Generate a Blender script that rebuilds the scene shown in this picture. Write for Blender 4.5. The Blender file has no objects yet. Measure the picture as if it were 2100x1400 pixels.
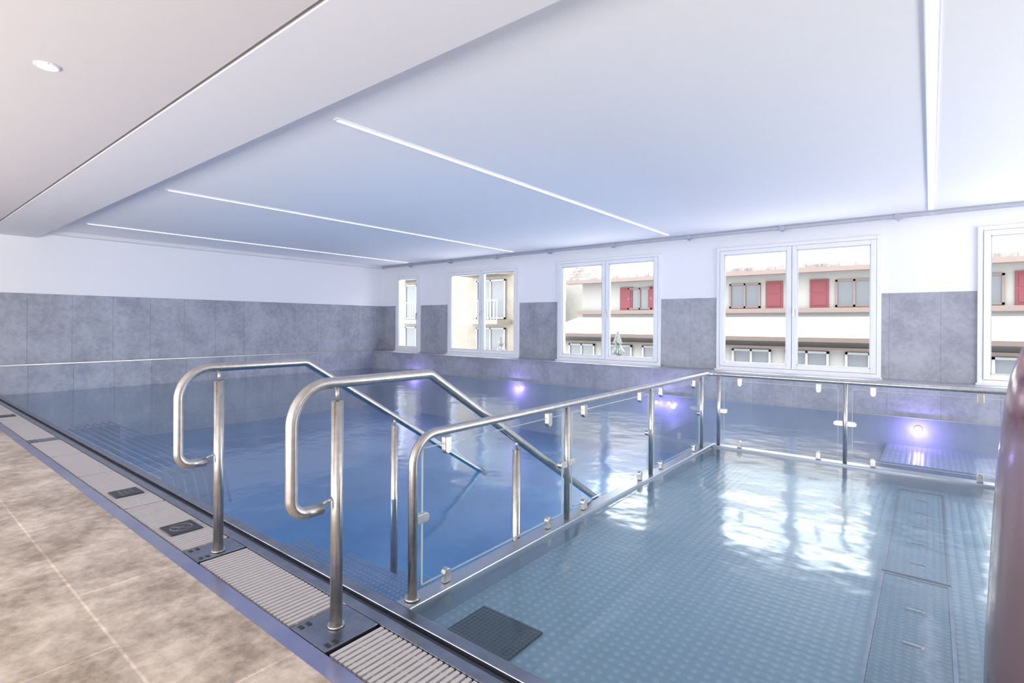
import bpy, bmesh, math, random
from mathutils import Vector, Matrix
random.seed(4)
S=bpy.context.scene
COL=S.collection
try:
    S.view_settings.view_transform='Standard'; S.view_settings.look='None'
except Exception: pass

# ---------------- materials ----------------
def newmat(name):
    m=bpy.data.materials.new(name); m.use_nodes=True
    nt=m.node_tree; b=nt.nodes['Principled BSDF']
    return m,nt,b
def pos(nt,scale=(1,1,1)):
    g=nt.nodes.new('ShaderNodeNewGeometry'); mp=nt.nodes.new('ShaderNodeMapping')
    mp.inputs['Scale'].default_value=scale
    nt.links.new(g.outputs['Position'],mp.inputs['Vector']); return mp.outputs['Vector']
def bump(nt,b,h,strength,dist):
    bp=nt.nodes.new('ShaderNodeBump'); bp.inputs['Strength'].default_value=strength; bp.inputs['Distance'].default_value=dist
    nt.links.new(h,bp.inputs['Height']); nt.links.new(bp.outputs['Normal'],b.inputs['Normal'])
def noise(nt,v,scale,detail=4,rough=.6):
    n=nt.nodes.new('ShaderNodeTexNoise'); n.inputs['Scale'].default_value=scale; n.inputs['Detail'].default_value=detail
    n.inputs['Roughness'].default_value=rough; nt.links.new(v,n.inputs['Vector']); return n
def ramp(nt,f,stops):
    r=nt.nodes.new('ShaderNodeValToRGB'); e=r.color_ramp.elements
    while len(e)<len(stops): e.new(.5)
    for i,(p,c) in enumerate(stops): e[i].position=p; e[i].color=(*c,1)
    nt.links.new(f,r.inputs['Fac']); return r.outputs['Color']
def plain(name,c1,rough=.5,metal=0,c2=None,sc=8,bs=0,bsc=200,mscale=(1,1,1)):
    m,nt,b=newmat(name); c2=c2 or tuple(x*.97 for x in c1)
    v=pos(nt,mscale); n=noise(nt,v,sc)
    nt.links.new(ramp(nt,n.outputs['Fac'],[(.35,c2),(.65,c1)]),b.inputs['Base Color'])
    b.inputs['Roughness'].default_value=rough; b.inputs['Metallic'].default_value=metal
    if bs:
        n2=noise(nt,v,bsc,2); bump(nt,b,n2.outputs['Fac'],bs,.002)
    return m
def emis(name,c,s):
    m,nt,b=newmat(name); b.inputs['Base Color'].default_value=(*c,1)
    b.inputs['Emission Color'].default_value=(*c,1); b.inputs['Emission Strength'].default_value=s; return m
def tiles(name,ax,w,h,org,c1,c2,mort,offset=0.0,rough=.35,ms=.004,nsc=2.0,var=.93,rr=(.40,.60)):
    m,nt,b=newmat(name); g=nt.nodes.new('ShaderNodeNewGeometry'); sp=nt.nodes.new('ShaderNodeSeparateXYZ')
    nt.links.new(g.outputs['Position'],sp.inputs[0]); cb=nt.nodes.new('ShaderNodeCombineXYZ')
    for i,a in enumerate(ax):
        ad=nt.nodes.new('ShaderNodeMath'); ad.operation='SUBTRACT'; ad.inputs[1].default_value=org[i]
        nt.links.new(sp.outputs[a],ad.inputs[0]); nt.links.new(ad.outputs[0],cb.inputs[i])
    br=nt.nodes.new('ShaderNodeTexBrick'); br.offset=offset; br.inputs['Scale'].default_value=1
    br.inputs['Brick Width'].default_value=w; br.inputs['Row Height'].default_value=h
    br.inputs['Mortar Size'].default_value=ms; br.inputs['Mortar Smooth'].default_value=.1
    br.inputs['Color1'].default_value=(1,1,1,1); br.inputs['Color2'].default_value=(var,var,var,1); br.inputs['Mortar'].default_value=(*mort,1)
    nt.links.new(cb.outputs[0],br.inputs['Vector'])
    n=noise(nt,g.outputs['Position'],nsc,8,.65); n2=noise(nt,g.outputs['Position'],nsc*6,5,.7)
    mx=nt.nodes.new('ShaderNodeMath'); mx.operation='MULTIPLY_ADD'; mx.inputs[1].default_value=.6
    m2=nt.nodes.new('ShaderNodeMath'); m2.operation='MULTIPLY'; m2.inputs[1].default_value=.4
    nt.links.new(n2.outputs['Fac'],m2.inputs[0]); nt.links.new(n.outputs['Fac'],mx.inputs[0]); nt.links.new(m2.outputs[0],mx.inputs[2])
    cr=ramp(nt,mx.outputs[0],[(rr[0],c2),(rr[1],c1)])
    mul=nt.nodes.new('ShaderNodeMix'); mul.data_type='RGBA'; mul.blend_type='MULTIPLY'; mul.inputs[0].default_value=1
    nt.links.new(cr,mul.inputs[6]); nt.links.new(br.outputs['Color'],mul.inputs[7])
    nt.links.new(mul.outputs[2],b.inputs['Base Color']); b.inputs['Roughness'].default_value=rough
    bump(nt,b,mx.outputs[0],.15,.004)
    return m
def studs(name,c,dot,scale,rough=.35,metal=.6,th=.3):
    m,nt,b=newmat(name); v=pos(nt,(1,1,0))
    vo=nt.nodes.new('ShaderNodeTexVoronoi'); vo.inputs['Scale'].default_value=scale; vo.inputs['Randomness'].default_value=0
    nt.links.new(v,vo.inputs['Vector'])
    nt.links.new(ramp(nt,vo.outputs['Distance'],[(th*.6,dot),(th,c)]),b.inputs['Base Color'])
    b.inputs['Roughness'].default_value=rough; b.inputs['Metallic'].default_value=metal
    inv=nt.nodes.new('ShaderNodeMath'); inv.operation='SUBTRACT'; inv.inputs[0].default_value=.5; nt.links.new(vo.outputs['Distance'],inv.inputs[1])
    bump(nt,b,inv.outputs[0],.6,.01); return m

M={}
M['plaster']=plain('plaster',(.885,.865,.86),.85,c2=(.875,.855,.85),bs=.25,bsc=110)
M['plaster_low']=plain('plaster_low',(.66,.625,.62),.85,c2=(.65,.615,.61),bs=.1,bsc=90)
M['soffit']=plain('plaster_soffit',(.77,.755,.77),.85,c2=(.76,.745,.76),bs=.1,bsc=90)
M['paint']=plain('paint',(.86,.86,.89),.8,c2=(.85,.85,.88))
M['wt_x']=tiles('tile_back',(0,2),.62,1.34,(-12.9,.475),(.42,.43,.48),(.28,.29,.34),(.6,.6,.6),ms=.003)
M['wt_y']=tiles('tile_left',(1,2),.65,1.30,(2.62,.51),(.40,.42,.48),(.26,.275,.33),(.55,.55,.55),ms=.004)
M['floor']=tiles('floor_tile',(0,1),1.2,.6,(-3.75,.66),(.72,.625,.52),(.33,.262,.20),(1.3,1.3,1.3),offset=.5,rough=.4,ms=.006,nsc=2.3,rr=(.41,.60))
M['steel']=plain('steel',(.60,.59,.57),.28,1,(.50,.49,.47),30)
M['steel_dk']=plain('steel_dark',(.32,.34,.39),.3,1,(.24,.26,.31),10)
M['steel_trim_ledtint']=plain('steel_trim_ledtint',(.44,.46,.54),.25,.9,(.34,.35,.55),3)  # blue-violet patches in the colour paint the LED glow onto the steel
M['ledge']=plain('ledge_steel',(.40,.45,.52),.3,.8)
M['grate']=plain('grate_plastic',(.55,.53,.53),.5)
M['black']=plain('black_plate',(.025,.03,.04),.4)
M['symbol']=plain('symbol_grey',(.14,.15,.17),.4)
M['chan']=plain('channel_dark',(.05,.06,.09),.5)
M['white']=plain('window_white',(.84,.85,.88),.35)
M['deep']=plain('pool_blue',(.055,.23,.48),.4,0,(.03,.155,.37),.8)
M['deepwall']=plain('pool_wall_blue',(.12,.22,.36),.35,.1)
M['farwall']=plain('pool_wall_steel',(.42,.46,.55),.35,.1)
M['tubem']=plain('lounger_steel',(.06,.10,.17),.5,.1)
M['step']=studs('step_studs',(.10,.20,.40),(.24,.33,.52),28,metal=.05)
M['shallow']=studs('shallow_studs',(.25,.36,.445),(.35,.46,.54),20,metal=.0)
M['panel']=studs('panel_studs',(.18,.28,.355),(.27,.37,.45),30,metal=.0)
M['dgrate']=studs('dark_grate',(.06,.08,.10),(.02,.025,.03),45,metal=.1)
M['bench']=studs('bench_studs',(.30,.32,.48),(.50,.50,.72),18,metal=.1)
M['strip']=emis('led_strip',(.84,.80,1.0),3.5)
M['spot']=emis('spot',(1,.88,.75),12)
M['uw']=emis('underwater_lamp',(.62,.50,1.0),5)
M['snow']=plain('snow',(.6,.6,.62),.8)
M['cream']=plain('cream_render',(.22,.21,.20),.85)
M['red']=plain('red_shutter',(.10,.009,.016),.6)
M['wood']=tiles('timber',(0,2),.14,6,(0,-2),(.16,.14,.113),(.125,.105,.08),(.7,.7,.7),ms=.008)
M['brown']=plain('brown_eave',(.075,.053,.044),.7)
M['pinkwood']=plain('pink_eave',(.125,.09,.08),.7)
M['shing']=tiles('shingle',(0,2),.5,.16,(0,3.2),(.22,.205,.20),(.09,.065,.058),(.5,.45,.42),offset=.5,ms=.012,nsc=2)
M['dkglass']=plain('dark_pane',(.075,.08,.09),.3)
M['litglass']=plain('pale_pane',(.10,.105,.115),.3)
M['extwhite']=plain('outdoor_white',(.26,.26,.26),.6)
M['fir']=plain('snowy_fir',(.26,.265,.265),.9,0,(.09,.10,.095),14)
M['trackm']=plain('track_metal',(.45,.48,.54),.35,.6)

def glassmat(name,tint,bl=.12,mu=.6):
    m=bpy.data.materials.new(name); m.use_nodes=True; nt=m.node_tree; nt.nodes.clear()
    o=nt.nodes.new('ShaderNodeOutputMaterial'); t=nt.nodes.new('ShaderNodeBsdfTransparent'); t.inputs[0].default_value=(*tint,1)
    g=nt.nodes.new('ShaderNodeBsdfGlossy'); g.inputs['Roughness'].default_value=.02
    lw=nt.nodes.new('ShaderNodeLayerWeight'); lw.inputs['Blend'].default_value=bl
    ml=nt.nodes.new('ShaderNodeMath'); ml.operation='MULTIPLY'; ml.inputs[1].default_value=mu
    mx=nt.nodes.new('ShaderNodeMixShader'); nt.links.new(lw.outputs['Fresnel'],ml.inputs[0]); nt.links.new(ml.outputs[0],mx.inputs[0])
    nt.links.new(t.outputs[0],mx.inputs[1]); nt.links.new(g.outputs[0],mx.inputs[2]); nt.links.new(mx.outputs[0],o.inputs[0]); return m
M['glass']=glassmat('clear_glass',(.96,.98,.98),.08,.4)
M['fglass']=glassmat('fence_glass',(.965,.98,.985),.08,.4)
M['gedge']=plain('glass_edge',(.45,.60,.62),.15)
def watermat():
    m=bpy.data.materials.new('water'); m.use_nodes=True; nt=m.node_tree; nt.nodes.clear()
    o=nt.nodes.new('ShaderNodeOutputMaterial'); t=nt.nodes.new('ShaderNodeBsdfTransparent'); t.inputs[0].default_value=(.85,.94,.98,1)
    g=nt.nodes.new('ShaderNodeBsdfGlossy'); g.inputs['Roughness'].default_value=.12
    lw=nt.nodes.new('ShaderNodeLayerWeight'); lw.inputs['Blend'].default_value=.5
    v=pos(nt,(1,1,1)); n=noise(nt,v,2.0,3,.5)
    bp=nt.nodes.new('ShaderNodeBump'); bp.inputs['Strength'].default_value=.3; bp.inputs['Distance'].default_value=.04
    nt.links.new(n.outputs['Fac'],bp.inputs['Height']); nt.links.new(bp.outputs[0],g.inputs['Normal']); nt.links.new(bp.outputs[0],lw.inputs['Normal'])
    pw=nt.nodes.new('ShaderNodeMath'); pw.operation='POWER'; pw.inputs[1].default_value=4.0; nt.links.new(lw.outputs['Facing'],pw.inputs[0])
    ma=nt.nodes.new('ShaderNodeMath'); ma.operation='MULTIPLY_ADD'; ma.inputs[1].default_value=.965; ma.inputs[2].default_value=.03; nt.links.new(pw.outputs[0],ma.inputs[0])
    mx=nt.nodes.new('ShaderNodeMixShader'); nt.links.new(ma.outputs[0],mx.inputs[0])
    nt.links.new(t.outputs[0],mx.inputs[1]); nt.links.new(g.outputs[0],mx.inputs[2]); nt.links.new(mx.outputs[0],o.inputs[0]); return m
M['water']=watermat()
def maroon():
    m,nt,b=newmat('maroon_mosaic'); g=nt.nodes.new('ShaderNodeNewGeometry'); sp=nt.nodes.new('ShaderNodeSeparateXYZ'); nt.links.new(g.outputs['Position'],sp.inputs[0])
    n=noise(nt,g.outputs['Position'],3,3)
    ad=nt.nodes.new('ShaderNodeMath'); ad.operation='MULTIPLY_ADD'; ad.inputs[1].default_value=.08; nt.links.new(n.outputs['Fac'],ad.inputs[0]); nt.links.new(sp.outputs[2],ad.inputs[2])
    dv=nt.nodes.new('ShaderNodeMath'); dv.operation='MULTIPLY'; dv.inputs[1].default_value=.66; nt.links.new(ad.outputs[0],dv.inputs[0])
    nt.links.new(ramp(nt,dv.outputs[0],[(.0,(.15,.09,.09)),(.35,(.20,.13,.13)),(.5,(.26,.18,.21)),(.62,(.30,.22,.28)),(.68,(.13,.03,.06)),(.73,(.35,.2,.27)),(.76,(.12,.02,.05)),(.80,(.3,.12,.17)),(.84,(.13,.02,.05))]),b.inputs['Base Color'])
    b.inputs['Roughness'].default_value=.15; return m
M['maroon']=maroon()

# ---------------- helpers ----------------
def finish(name,verts,faces,mats,fm=None,smooth=False):
    vs=[Vector(v) for v in verts]
    lo=Vector((min(v[i] for v in vs) for i in range(3))); hi=Vector((max(v[i] for v in vs) for i in range(3)))
    c=Vector(((lo.x+hi.x)/2,(lo.y+hi.y)/2,lo.z))
    me=bpy.data.meshes.new(name); me.from_pydata([v-c for v in vs],[],faces)
    if not isinstance(mats,(list,tuple)): mats=[mats]
    for m in mats: me.materials.append(m)
    if fm:
        for p,i in zip(me.polygons,fm): p.material_index=i
    bm=bmesh.new(); bm.from_mesh(me); bmesh.ops.recalc_face_normals(bm,faces=bm.faces); bm.to_mesh(me); bm.free()
    if smooth:
        for p in me.polygons: p.use_smooth=True
    o=bpy.data.objects.new(name,me); o.location=c; COL.objects.link(o); return o
def boxes(name,lst,mats,bevel=0):
    V=[];F=[];FM=[]
    for b in lst:
        x0,x1,y0,y1,z0,z1=b[:6]; mi=b[6] if len(b)>6 else 0; k=len(V)
        V+=[(x0,y0,z0),(x1,y0,z0),(x1,y1,z0),(x0,y1,z0),(x0,y0,z1),(x1,y0,z1),(x1,y1,z1),(x0,y1,z1)]
        F+=[tuple(k+i for i in f) for f in [(0,3,2,1),(4,5,6,7),(0,1,5,4),(1,2,6,5),(2,3,7,6),(3,0,4,7)]]; FM+=[mi]*6
    o=finish(name,V,F,mats,FM)
    if bevel:
        md=o.modifiers.new('b','BEVEL'); md.width=bevel; md.segments=2; md.limit_method='ANGLE'
    return o
def fillet(pts,rad):
    P=[Vector(p) for p in pts]; out=[P[0]]
    for i in range(1,len(P)-1):
        r=rad[i] if isinstance(rad,(list,tuple)) else rad
        a=(P[i-1]-P[i]).normalized(); b=(P[i+1]-P[i]).normalized(); ang=a.angle(b)
        if r<=0 or abs(ang-math.pi)<.01: out.append(P[i]); continue
        t=min(r/math.tan(ang/2),(P[i-1]-P[i]).length*.49,(P[i+1]-P[i]).length*.49); r2=t*math.tan(ang/2)
        cen=P[i]+(a+b).normalized()*(r2/math.sin(ang/2)); s=P[i]+a*t-cen; e=P[i]+b*t-cen
        tot=s.angle(e)
        for k in range(11):
            f=k/10; out.append(cen+(s*math.sin((1-f)*tot)+e*math.sin(f*tot))/math.sin(tot))
    out.append(P[-1]); return out
def sweep(pts,r,seg=18):
    P=[Vector(p) for p in pts]; V=[];F=[]
    t=(P[1]-P[0]).normalized(); up=Vector((0,0,1)) if abs(t.z)<.9 else Vector((1,0,0)); n=t.cross(up).normalized()
    for i,p in enumerate(P):
        if i==0: tt=(P[1]-P[0]).normalized()
        elif i==len(P)-1: tt=(P[-1]-P[-2]).normalized()
        else: tt=((P[i+1]-P[i]).normalized()+(P[i]-P[i-1]).normalized()).normalized()
        n=(n-tt*n.dot(tt)).normalized(); bb=tt.cross(n)
        for k in range(seg):
            a=2*math.pi*k/seg; V.append(p+(n*math.cos(a)+bb*math.sin(a))*r)
    for i in range(len(P)-1):
        for k in range(seg):
            k2=(k+1)%seg; F.append((i*seg+k,i*seg+k2,(i+1)*seg+k2,(i+1)*seg+k))
    F.append(tuple(range(seg))); F.append(tuple((len(P)-1)*seg+k for k in range(seg)))
    return V,F
def tubes(name,paths,mat,smooth=True):
    V=[];F=[]
    for pts,r in paths:
        v,f=sweep(pts,r); k=len(V); V+=v; F+=[tuple(k+i for i in q) for q in f]
    o=finish(name,V,F,mat)
    for p in o.data.polygons: p.use_smooth=len(p.vertices)==4
    return o
def extr(name,outline,c,axis,t,mat):
    V=[];n=len(outline)
    for s in (-t/2,t/2):
        for a,b in outline:
            if axis=='x': V.append((c[0]+s,c[1]+a,c[2]+b))
            elif axis=='y': V.append((c[0]+a,c[1]+s,c[2]+b))
            else: V.append((c[0]+a,c[1]+b,c[2]+s))
    F=[tuple(range(n)),tuple(range(n,2*n))]+[(i,(i+1)%n,n+(i+1)%n,n+i) for i in range(n)]
    o=finish(name,V,F,mat); md=o.modifiers.new('b','BEVEL'); md.width=.003; md.segments=2; md.limit_method='ANGLE'; return o
def empty(name,loc):
    e=bpy.data.objects.new(name,None); e.location=loc; e.empty_display_size=.1; COL.objects.link(e); return e
def par(c,p):
    # p.location of any parent is stored in world terms (its own parent inverse cancels)
    c.parent=p; c.matrix_parent_inverse=Matrix.Translation(-Vector(p.location)); return c
def reg(o,label=None,cat=None,group=None,kind=None):
    if label:o['label']=label
    if cat:o['category']=cat
    if group:o['group']=group
    if kind:o['kind']=kind
    return o
def copytree(o,delta,parent=None):
    n=o.copy(); COL.objects.link(n)
    if parent is None: n.location=Vector(o.location)+Vector(delta)
    else:
        n.parent=parent; n.matrix_parent_inverse=o.matrix_parent_inverse.copy()
    for c in list(o.children): copytree(c,delta,n)
    return n

# ---------------- room shell ----------------
ZC=3.0; YW=10.0; XL=-13.0
reg(boxes('floor',[(-13.3,5,-4,1.08,-.2,0)],M['floor']),'beige stone-look tiles beside the pool','floor',kind='structure')
reg(boxes('ceiling',[(-13.3,5,2.1,10.35,ZC,ZC+.25)],M['plaster']),'white textured plaster ceiling over the pool','ceiling',kind='structure')
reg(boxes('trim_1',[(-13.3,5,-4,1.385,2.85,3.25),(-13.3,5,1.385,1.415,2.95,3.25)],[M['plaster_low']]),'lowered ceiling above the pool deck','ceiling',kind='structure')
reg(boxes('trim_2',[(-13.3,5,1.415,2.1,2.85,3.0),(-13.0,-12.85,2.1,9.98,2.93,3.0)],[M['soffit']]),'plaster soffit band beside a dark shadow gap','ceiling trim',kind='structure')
reg(boxes('wall_left',[(-13.3,XL,-4,10.35,1.81,3.0,1),(-13.3,XL+.01,-4,10.35,.5,1.81,0),(-13.3,XL+.12,1.56,10.35,-1.1,.5,0),(-13.3,XL+.12,-4,1.56,0,.5,0),(-13.0,-12.87,-4,9.6,.495,.51,2)],[M['wt_y'],M['paint'],M['steel']]),'white wall with grey stone-look tile cladding','wall',kind='structure')
reg(boxes('wall_front',[(-13.3,5.3,-4.2,-4,-.2,3.25)],M['paint']),'plain white wall behind the pool deck','wall',kind='structure')
reg(boxes('wall_right',[(5,5.3,-4,10.35,-1.1,3.25)],M['paint']),'plain white wall at the end of the pool','wall',kind='structure')
wins=[(-12.35,-11.28),(-10.17,-7.74),(-6.63,-4.18),(-3.10,-.60),(.52,2.97)]
Z0,Z1=.49,2.72
L=[]; xs=-13.3
for a,b in wins+[(5.0,5.0)]:
    L+=[(xs,a,9.99,10.3,.4,1.81,0),(xs,a,YW,10.3,1.81,Z1,1)]
    xs=b
L+=[(-13.3,5,YW,10.3,Z1,3.0,1),(-13.3,5,YW,10.3,-1.1,Z0,0)]
reg(boxes('wall_back',L,[M['wt_x'],M['paint']]),'white wall with grey tile piers between windows','wall',kind='structure')
reg(boxes('wall_ledge',[(-12.88,5,9.55,9.99,-1.1,.46,0),(-12.88,5,9.53,9.99,.46,.48,0)],[M['wt_x']]),'grey tiled ledge running below the windows','wall',kind='structure')

def window(n,x0,x1,single):
    y0,y1=9.95,10.07; f=.06
    fr=boxes('window_%d'%n,[(x0,x0+f,y0,y1,Z0,Z1),(x1-f,x1,y0,y1,Z0,Z1),(x0+f,x1-f,y0,y1,Z0,Z0+f),(x0+f,x1-f,y0,y1,Z1-f,Z1),(x0-.02,x1+.02,y0-.05,y0,Z0-.02,Z0+.015)],M['white'],.006)
    reg(fr,'white-framed %s window with clear glass'%('single-leaf' if single else 'double-leaf'),'window',kind='structure')
    halves=[(x0+f,x1-f)] if single else [(x0+f,(x0+x1)/2),((x0+x1)/2,x1-f)]
    for i,(a,b) in enumerate(halves):
        a+=.004;b-=.004; s=.075; za,zb=Z0+f+.004,Z1-f-.004; ya,yb=y0-.015,y1-.03
        sa=boxes('sash',[(a,a+s,ya,yb,za,zb),(b-s,b,ya,yb,za,zb),(a+s,b-s,ya,yb,za,za+s),(a+s,b-s,ya,yb,zb-s,zb)],M['white'],.006); par(sa,fr)
        g=boxes('glass_pane',[(a+s-.005,b-s+.005,10.0,10.008,za+s-.005,zb-s+.005)],M['glass']); par(g,sa)
        gk=boxes('gasket',[(a+s,a+s+.012,ya+.01,10.0,za+s,zb-s),(b-s-.012,b-s,ya+.01,10.0,za+s,zb-s),(a+s,b-s,ya+.01,10.0,za+s,za+s+.012),(a+s,b-s,ya+.01,10.0,zb-s-.012,zb-s)],M['trackm']); par(gk,sa)
        if i==len(halves)-1:
            hx=a+.035 if not single else b-.035
            h=boxes('handle',[(hx-.015,hx+.015,ya-.012,ya,1.52,1.62),(hx-.01,hx+.01,ya-.05,ya-.012,1.57,1.59),(hx-.012,hx+.012,ya-.06,ya-.045,1.45,1.59)],M['steel'],.003); par(h,sa)
for i,(a,b) in enumerate(wins): window(i+1,a,b,i==0)

e=reg(empty('curtain_track',(-4,9.86,2.94)),'slim grey metal curtain track fixed under the ceiling edge','curtain track')
par(boxes('rail',[(-12.9,4.9,9.83,9.88,2.935,2.985)],M['trackm'],.004),e)
x=-.39+1.6*3
while x>-12.9:
    par(boxes('bracket',[(x-.05,x+.05,9.82,9.90,2.925,3.0),(x-.015,x+.015,9.80,9.92,2.90,2.925)],M['trackm'],.004),e); x-=1.6

def strip(x,y0,y1,w=.024):
    e=reg(empty('linear_ceiling_light',(x,(y0+y1)/2,2.985)),'long recessed lilac-white led strip in the ceiling','ceiling light',group='ceiling led strips')
    par(boxes('housing',[(x-w-.008,x-w,y0,y1,2.985,3.0),(x+w,x+w+.008,y0,y1,2.985,3.0),(x-w-.008,x+w+.008,y0-.02,y0,2.985,3.0),(x-w-.008,x+w+.008,y1,y1+.02,2.985,3.0)],M['white']),e)
    par(boxes('diffuser',[(x-w,x+w,y0,y1,2.99,3.0)],M['strip']),e)
for x,a,b,w in [(-3.87,2.5,9.55,.024),(-7.65,2.5,9.6,.024),(-11.4,2.5,9.6,.024),(0.0,2.5,9.7,.028)]: strip(x,a,b,w)
def ringpts(r,n=32): return [(r*math.cos(2*math.pi*k/n),r*math.sin(2*math.pi*k/n)) for k in range(n)]
e=reg(empty('downlight',(-4.2,.72,2.84)),'small round warm white ceiling downlight','ceiling light')
par(tubes('trim_ring',[([(-4.2+.055*math.cos(a*math.pi/16),.72+.055*math.sin(a*math.pi/16),2.848) for a in range(33)],.008)],M['white']),e)
par(extr('lamp_disc',ringpts(.05),(-4.2,.72,2.846),'z',.006,M['spot']),e)

# ---------------- pool basin ----------------
XF=-1.90; YF=5.87
def near(o,l,c,k=None,g=None): return reg(o,l,c,kind=k,group=g)
near(boxes('pool_basin',[(-12.9,5,1.50,9.6,-1.25,-1.1,0),(-12.9,5,1.52,1.57,-1.1,-.14,1),(-12.88,5,9.5,9.545,-1.1,-.015,2)],[M['deep'],M['deepwall'],M['farwall']]),'deep swimming pool basin with blue floor','swimming pool','structure')
near(boxes('shallow_basin',[(-1.94,-1.87,1.6,5.95,-1.1,-.14,0),(-1.87,5,5.82,5.92,-1.1,-.14,0),(-1.87,5,1.6,5.82,-.3,-.12,1)],[M['deepwall'],M['shallow']]),'shallow basin with studded stainless steel floor','swimming pool','structure')
near(boxes('pool_divider',[(-1.95,-1.85,1.58,5.93,-.14,.0),(-1.85,5,5.81,5.93,-.14,.0)],M['ledge'],.006),'stainless steel divider edge under the glass fence','pool edge','structure')
w=boxes('pool_water',[(-12.87,5,1.575,9.5,-.021,-.02)],M['water'])
bm=bmesh.new(); bm.from_mesh(w.data); bmesh.ops.delete(bm,geom=[f for f in bm.faces if f.normal.z<.9],context='FACES'); bm.to_mesh(w.data); bm.free()
near(w,'calm clear blue pool water','water')
near(boxes('overflow_channel',[(-12.88,5,1.08,1.15,-.12,.003,0),(-12.88,5,1.15,1.42,-.14,-.12,1),(-12.88,5,1.15,1.155,-.12,-.0,0)],[M['steel_trim_ledtint'],M['chan']]),'stainless steel overflow channel along the pool edge','overflow channel','structure')
near(boxes('pool_lip',[(-12.88,5,1.42,1.475,-.13,.0,0),(-12.88,5,1.475,1.515,-.13,-.02,1),(-12.88,5,1.515,1.575,-.13,.002,0)],[M['steel_dk'],M['chan']],.004),'dark stainless steel lip of the pool','pool edge','structure')
for i,(ya,yb,z) in enumerate([(1.6,1.98,-.22),(1.98,2.36,-.45),(2.36,2.74,-.68),(2.74,3.12,-.9)]):
    near(boxes('pool_step',[(-3.45,-1.99,ya+.001,yb-.001,-1.1,z)],M['step']),'submerged studded steel step leading into the pool','step',g='submerged pool steps')
near(boxes('wall_bench',[(-.5,2.8,8.2,9.5,-1.1,-.42)],M['bench'],.02),'submerged studded bench lit in purple','pool bench')
e=reg(empty('underwater_lounger',(-8.5,2.35,-.4)),'submerged massage lounger of parallel steel tubes','pool lounger')
for k in range(7):
    y=2.02+k*.1
    par(tubes('tube',[(fillet([(-10.9,y,-.75),(-10.6,y,-.35),(-6.3,y,-.35),(-6.1,y,-.7)],.1),.012)],M['tubem']),e)
for xx in (-10.3,-6.7): par(boxes('support',[(xx,xx+.06,1.98,2.68,-1.1,-.37)],M['tubem']),e)

def grate(x0,x1):
    L=[]; n=int((x1-x0)/.03); st=(x1-x0)/n
    for i in range(n): L.append((x0+i*st+.0055,x0+(i+1)*st-.0055,1.165,1.412,-.025,.0))
    for y in (1.20,1.285,1.37): L.append((x0,x1,y-.006,y+.006,-.022,-.006))
    return near(boxes('overflow_grate',L,M['grate']),'pale grey slatted overflow grate','grate',g='overflow grates')
segs=[(-.62,.6),(.62,1.8),(-1.84,-.64),(-3.08,-2.14),(-4.35,-3.32),(-5.55,-4.37),(-6.55,-5.57),(-7.48,-6.57)]
x=-7.68
while x>-12.7:
    a=max(x-1.2,-12.85); segs.append((a,x-.02)); x=a
for a,b in segs: grate(a,b)
def footplate(x0,x1):
    e=reg(empty('foot_plate',((x0+x1)/2,1.285,-.02)),'stainless steel floor plate with slots at a railing post','floor plate',group='post floor plates')
    par(boxes('plate',[(x0,x1,1.158,1.415,-.02,.002)],M['steel_dk'],.003),e)
    for xx,sgn in ((x0+.03,1),(x1-.03,-1)):
        for yy in (1.19,1.225): par(boxes('slot',[(xx-.015,xx+.015,yy-.009,yy+.009,.0015,.004)],M['black']),e)
for a,b in [(-2.12,-1.86),(-3.30,-3.10),(-7.66,-7.5)]: footplate(a,b)
def sign(x,y,kind):
    e=reg(empty('marking_plate',(x,y,.0)),'black square pool marking plate'+(' with crossed circle symbol' if kind else ' with wave symbol'),'sign',group='pool marking plates')
    par(boxes('plate',[(x-.1,x+.1,y-.09,y+.09,.0005,.009)],M['black'],.003),e)
    if kind:
        par(tubes('symbol',[([(x+.06*math.cos(a*math.pi/16),y+.06*math.sin(a*math.pi/16),.008) for a in range(33)],.004),([(x-.04,y-.04,.008),(x+.04,y+.04,.008)],.004),([(x-.04,y+.04,.008),(x+.04,y-.04,.008)],.004)],M['symbol']),e)
    else:
        par(tubes('symbol',[([(x-.07+.14*t/12,y+dy+.012*math.sin(t*1.5),.008) for t in range(13)],.003) for dy in (-.035,0,.035)],M['symbol']),e)
sign(-3.68,1.285,True); sign(-4.76,1.285,False); sign(-9.85,1.285,False)

# ---------------- handrails ----------------
def handrail(x):
    e=reg(empty('handrail',(x,1.29,0)),'brushed stainless steel handrail with looped end leading into water','handrail',group='pool stair handrails')
    path=fillet([(x,1.22,.525),(x,1.085,.525),(x,1.085,1.045),(x,1.82,1.045),(x,3.44,.03),(x,3.58,-.058)],[0,.12,.16,.06,.05,0])
    par(tubes('rail',[(path,.024)],M['steel']),e)
    par(tubes('pin',[([(x,1.21,.535),(x,1.28,.56)],.007)],M['steel']),e)
    par(tubes('post',[([(x,1.29,.003),(x,1.29,.965)],.026),([(x,1.29,.96),(x,1.29,1.03)],.008)],M['steel']),e)
    par(tubes('flange',[([(x,1.29,.003),(x,1.29,.012)],.036)],M['steel']),e)
    par(tubes('post',[([(x,2.54,-.675),(x,2.54,.53)],.026),([(x,2.54,.52),(x,2.54,.60)],.008)],M['steel']),e)
    return e
h=handrail(-1.985); copytree(h,(-1.17,0,0))

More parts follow.
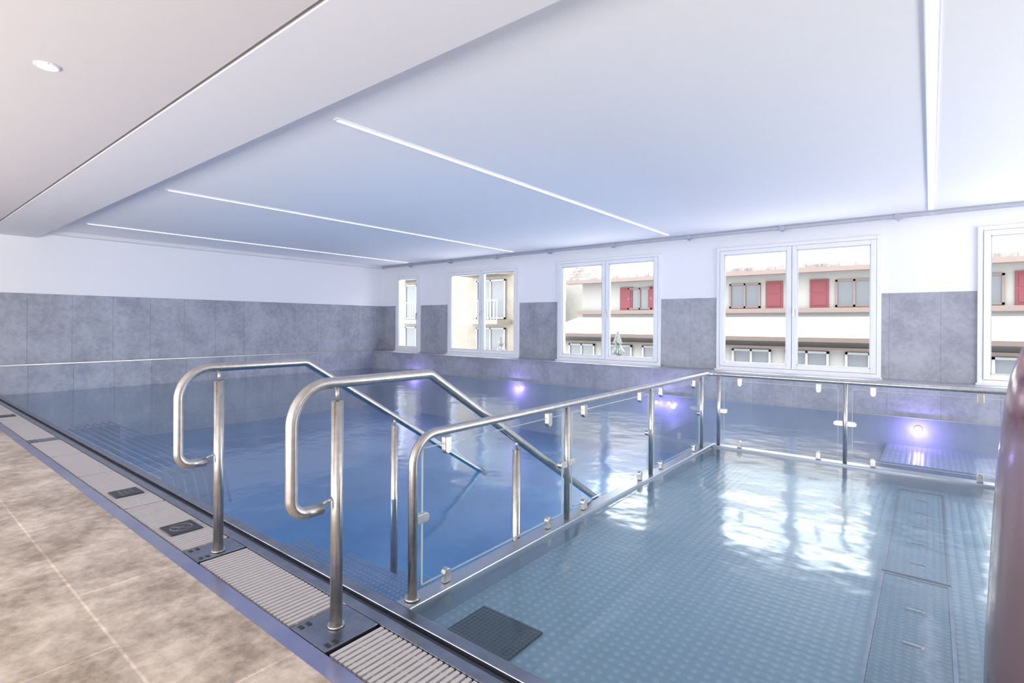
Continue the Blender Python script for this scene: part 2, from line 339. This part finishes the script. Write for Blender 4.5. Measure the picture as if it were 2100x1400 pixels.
# ---------------- glass fence ----------------
e=reg(empty('glass_fence',(XF,1.64,0)),'stainless steel railing with clear glass panels around shallow pool','fence')
path=fillet([(XF,1.64,0.002),(XF,1.64,.765),(XF,YF,.765),(1.15,YF,.765),(1.15,YF,0.002)],[0,.14,.09,.1,0])
par(tubes('rail',[(path,.022)],M['steel']),e)
par(tubes('flange',[([(XF,1.64,.002),(XF,1.64,.014)],.036)],M['steel']),e)
posts=[(XF,2.98),(XF,4.33),(XF,5.62),(-1.80,YF),(-.63,YF),(.55,YF)]
for x,y in posts:
    par(tubes('post',[([(x,y,.002),(x,y,.76)],.019)],M['steel']),e)
def stadium(w,h,up=True):
    r=w/2; o=[(-r,-h/2),(r,-h/2)]
    for k in range(9):
        a=math.pi*k/8; o.append((r*math.cos(a),h/2-r+r*math.sin(a)))
    if not up: o=[(p[0],-p[1]) for p in o]
    return o
def sideways(o,s): return [(s*b,a) for a,b in o]
def panel(ax,c,a,b):
    g=.06; q=.003
    if ax=='x': p=boxes('glass_panel',[(c-.005,c+.005,a+g,b-g,.05,.70,0),(c-.005,c+.005,a+g,b-g,.7001,.7001+q,1),(c-.005,c+.005,a+g-q,a+g-.0001,.05,.70,1),(c-.005,c+.005,b-g+.0001,b-g+q,.05,.70,1),(c-.005,c+.005,a+g,b-g,.05-q,.0499,1)],[M['fglass'],M['gedge']])
    else: p=boxes('glass_panel',[(a+g,b-g,c-.005,c+.005,.05,.70,0),(a+g,b-g,c-.005,c+.005,.7001,.7001+q,1),(a+g-q,a+g-.0001,c-.005,c+.005,.05,.70,1),(b-g+.0001,b-g+q,c-.005,c+.005,.05,.70,1),(a+g,b-g,c-.005,c+.005,.05-q,.0499,1)],[M['fglass'],M['gedge']])
    par(p,e)
    for t in (a+g+.16,b-g-.16):
        for z,up in ((.038,True),(.69,False)):
            cc=(c,t,z) if ax=='x' else (t,c,z)
            par(extr('clamp',stadium(.045,.07 if z<.3 else .085,up),cc,ax,.03,M['steel']),e)
    for t,s in ((a+.055,1),(b-.055,-1)):
        cc=(c,t,.37) if ax=='x' else (t,c,.37)
        par(extr('clamp',sideways(stadium(.045,.08,True),s),cc,ax,.03,M['steel']),e)
panel('x',XF,1.64,2.98);panel('x',XF,2.98,4.33);panel('x',XF,4.33,5.62)
panel('y',YF,-1.80,-.63);panel('y',YF,-.63,.55)

def fpanel(y0,y1):
    e=reg(empty('floor_cover_panel',(-.06,(y0+y1)/2,-.12)),'long studded steel cover panel with small recessed grips','floor panel',group='shallow pool cover panels')
    par(boxes('cover',[(-.2,.08,y0,y1,-.119,-.112)],M['panel'],.002),e)
    par(boxes('frame',[(-.215,-.2,y0-.015,y1+.015,-.119,-.108),(.08,.095,y0-.015,y1+.015,-.119,-.108),(-.2,.08,y0-.015,y0,-.119,-.108),(-.2,.08,y1,y1+.015,-.119,-.108)],M['steel_dk']),e)
    y=y0+.2
    while y<y1-.05:
        par(boxes('grip',[(-.09,-.02,y-.006,y+.006,-.112,-.104),(-.025,-.015,y-.02,y+.006,-.112,-.104)],M['steel']),e); y+=.36
fpanel(3.74,5.65); fpanel(2.0,3.68)
near(boxes('drain_grate',[(-1.74,-1.38,1.67,1.97,-.119,-.108)],M['dgrate'],.003),'dark square drain grate in the shallow pool floor','grate')

for x in (-.13,-3.8,-4.05,-7.41,-11.0):
    e=reg(empty('underwater_lamp',(x,9.49,-.17)),'small round purple underwater lamp','pool lamp',group='underwater lamps')
    par(extr('lens',ringpts(.035),(x,9.488,-.17),'y',.01,M['uw']),e)
    par(tubes('bezel',[([(x+.042*math.cos(a*math.pi/16),9.488,-.17+.042*math.sin(a*math.pi/16)) for a in range(33)],.008)],M['steel']),e)

prof=[(.79,-.12),(.787,.1),(.778,.3),(.768,.55),(.758,.75),(.745,.92),(.735,1.02),(.72,1.12),(.69,1.22),(.63,1.31),(.53,1.39),(.38,1.45),(.2,1.48),(.02,1.485)]
V=[];F=[];n=72
for r,z in prof:
    for k in range(n): a=2*math.pi*k/n; V.append((.95+r*math.cos(a),2.62+r*math.sin(a),z))
for i in range(len(prof)-1):
    for k in range(n): k2=(k+1)%n; F.append((i*n+k,i*n+k2,(i+1)*n+k2,(i+1)*n+k))
F.append(tuple((len(prof)-1)*n+k for k in range(n))); F.append(tuple(range(n)))
near(finish('rounded_pool_pod',V,F,M['maroon'],smooth=True),'glossy maroon striped rounded pod standing in shallow water','pool feature')

# ---------------- exterior ----------------
reg(boxes('ground',[(-60,30,10.6,70,-2.2,-2.0)],M['snow']),'snow covered ground outside the windows','ground',kind='structure')
e=reg(empty('chalet',(-2,22,-2)),'cream alpine building with red shutters and snowy lower roof','building')
par(boxes('facade',[(-13.2,12,22,28,-2,3.35),(-13.2,12,20,22,-2,.9)],M['cream']),e)
def slope(name,x0,x1,ya,za,yb,zb,th,mat):
    V=[(x0,ya,za),(x1,ya,za),(x1,yb,zb),(x0,yb,zb),(x0,ya,za+th),(x1,ya,za+th),(x1,yb,zb+th),(x0,yb,zb+th)]
    return finish(name,V,[(0,3,2,1),(4,5,6,7),(0,1,5,4),(1,2,6,5),(2,3,7,6),(3,0,4,7)],mat)
par(slope('snow_roof',-13.4,12,19.3,.92,22,1.5,.14,M['snow']),e)
par(boxes('eave',[(-13.4,12,19.25,19.45,.78,.92),(-13.4,12,19.5,20,.52,.6)],M['brown']),e)
par(boxes('eave',[(-13.3,12,21.7,22,1.78,1.95)],M['pinkwood']),e)
par(slope('upper_roof',-13.6,12,21.3,3.3,27,7.5,.2,M['shing']),e)
par(boxes('gutter',[(-13.6,12,21.1,21.4,3.2,3.36)],M['pinkwood']),e)
def extwin(xc,y,z0,z1,w,mat=M['pinkwood'],pane=M['dkglass']):
    f=.07
    wo=boxes('facade_window',[(xc-w/2,xc-w/2+f,y-.08,y,z0,z1),(xc+w/2-f,xc+w/2,y-.08,y,z0,z1),(xc-w/2,xc+w/2,y-.08,y,z0,z0+f),(xc-w/2,xc+w/2,y-.08,y,z1-f,z1),(xc-f/2,xc+f/2,y-.08,y,z0,z1),(xc-w/2,xc+w/2,y-.03,y-.01,z0,z1,1)],[mat,pane])
    return par(wo,e)
for xc in (-5.75,-2.1,-10.2,1.2): extwin(xc,22,1.98,2.95,1.15)
for xc in (-10.86,-9.5,-4.68,-3.18,2.3,5): par(boxes('shutter',[(xc-.3,xc+.3,21.93,21.99,1.95,3.0),(xc-.22,xc+.22,21.91,21.93,2.05,2.42),(xc-.22,xc+.22,21.91,21.93,2.52,2.9)],M['red']),e)
for k in range(12): extwin(-12+k*1.75,20,-.35,.45,1.3,M['extwhite'],M['litglass'])
par(boxes('plinth',[(-13.2,12,19.95,20,-2,-.5)],M['brown']),e)
e=reg(empty('timber_building',(-22,22,-2)),'modern timber clad building with white balconies','building')
par(boxes('facade',[(-34,-15.5,20,28,-2,9)],M['wood']),e)
for z in (-.9,1.5,3.9):
    for x0 in (-33,-28.5,-24.2,-18.6):
        L=[(x0,x0+2.6,18.9,20,z-.22,z,1),(x0,x0+2.6,18.9,18.95,z+.9,z+.95,0)]
        for k in range(14): L.append((x0+k*.197,x0+k*.197+.03,18.91,18.94,z,z+.9,0))
        par(boxes('balcony',L,[M['extwhite'],M['wood']]),e)
        extwin(x0+1.3,19.98,z+.05,z+2.0,1.9,M['extwhite'],M['litglass'])
def fir(x,y,h,zb=-2):
    e=reg(empty('fir_tree',(x,y,zb)),'small snow dusted fir tree outside','tree')
    V=[];F=[]; n=26; 
    for t in range(9):
        z0=zb+.3+(h-.3)*t/9; z1=z0+(h-.3)/9*1.5; r=.28*h*(1-t/9.6)
        k=len(V)
        for j in range(n):
            a=2*math.pi*j/n; rr=r*(1 if j%2 else .6)*random.uniform(.85,1.1); V.append((x+rr*math.cos(a),y+rr*math.sin(a),z0+random.uniform(-.04,.04)))
        V.append((x,y,z1))
        for j in range(n): F.append((k+j,k+(j+1)%n,k+n))
    par(finish('foliage',V,F,M['fir']),e)
    par(tubes('trunk',[([(x,y,zb),(x,y,zb+h*.8)],.06)],M['brown']),e)
fir(-7.7,15,3.0); fir(-12.9,15.5,2.8)

# ---------------- lights ----------------
wd=bpy.data.worlds.new('w'); S.world=wd; wd.use_nodes=True; bg=wd.node_tree.nodes['Background']
bg.inputs[0].default_value=(.97,.98,1.0,1); bg.inputs[1].default_value=9
def area(name,loc,d,sx,sy,p,c):
    l=bpy.data.lights.new(name,'AREA'); l.shape='RECTANGLE'; l.size=sx; l.size_y=sy; l.energy=p; l.color=c
    o=bpy.data.objects.new(name,l); o.location=loc; o.rotation_euler=Vector(d).to_track_quat('-Z','Y').to_euler(); COL.objects.link(o); return o
area('deck_fill',(-4,-3.3,.75),(0,.8,.6),14,1.5,590,(1,.98,.97))  # added fill behind the camera to brighten the ceiling, not a deck fixture
area('side_fill',(4.4,6,.75),(-.8,0,.6),7,1.5,300,(1,.985,.975))  # invented fill out of frame at right, lifts the ceiling and walls
area('pool_wall_fill',(-7.5,1.66,-.6),(0,1,-.1),9,.4,75,(.40,.66,1))  # hidden fill under the pool lip, put in to light the basin blue
area('divider_fill',(-1.99,5.9,-.6),(-1,0,-.1),4.6,.4,45,(.50,.76,1))  # unseen fill added at the divider to lighten the middle of the pool floor
def pt(name,loc,p,c,r=.02):
    l=bpy.data.lights.new(name,'POINT'); l.energy=p; l.color=c; l.shadow_soft_size=r
    o=bpy.data.objects.new(name,l); o.location=loc; COL.objects.link(o)
for x in (-.13,-3.8,-4.05,-7.41,-11.0): pt('pool_light',(x,9.36,-.2),13 if x not in(-3.8,-4.05) else 8,(.50,.32,1),.03)
# camera
f=1075.; th=math.radians(38.6); ro=math.radians(.34)
F=Vector((-math.sin(th),math.cos(th),0)); R=Vector((math.cos(th),math.sin(th),0)); U=Vector((0,0,1))
r2=R*math.cos(ro)+U*math.sin(ro); u2=U*math.cos(ro)-R*math.sin(ro)
cd=bpy.data.cameras.new('cam'); cam=bpy.data.objects.new('camera',cd); COL.objects.link(cam)
m=Matrix((( r2.x,u2.x,-F.x,0),(r2.y,u2.y,-F.y,0),(r2.z,u2.z,-F.z,1.3),(0,0,0,1)))
cam.matrix_world=m
cd.sensor_width=36; cd.lens=f/2100*36; cd.shift_y=-36/2100; cd.clip_start=.05; cd.clip_end=300
S.camera=cam
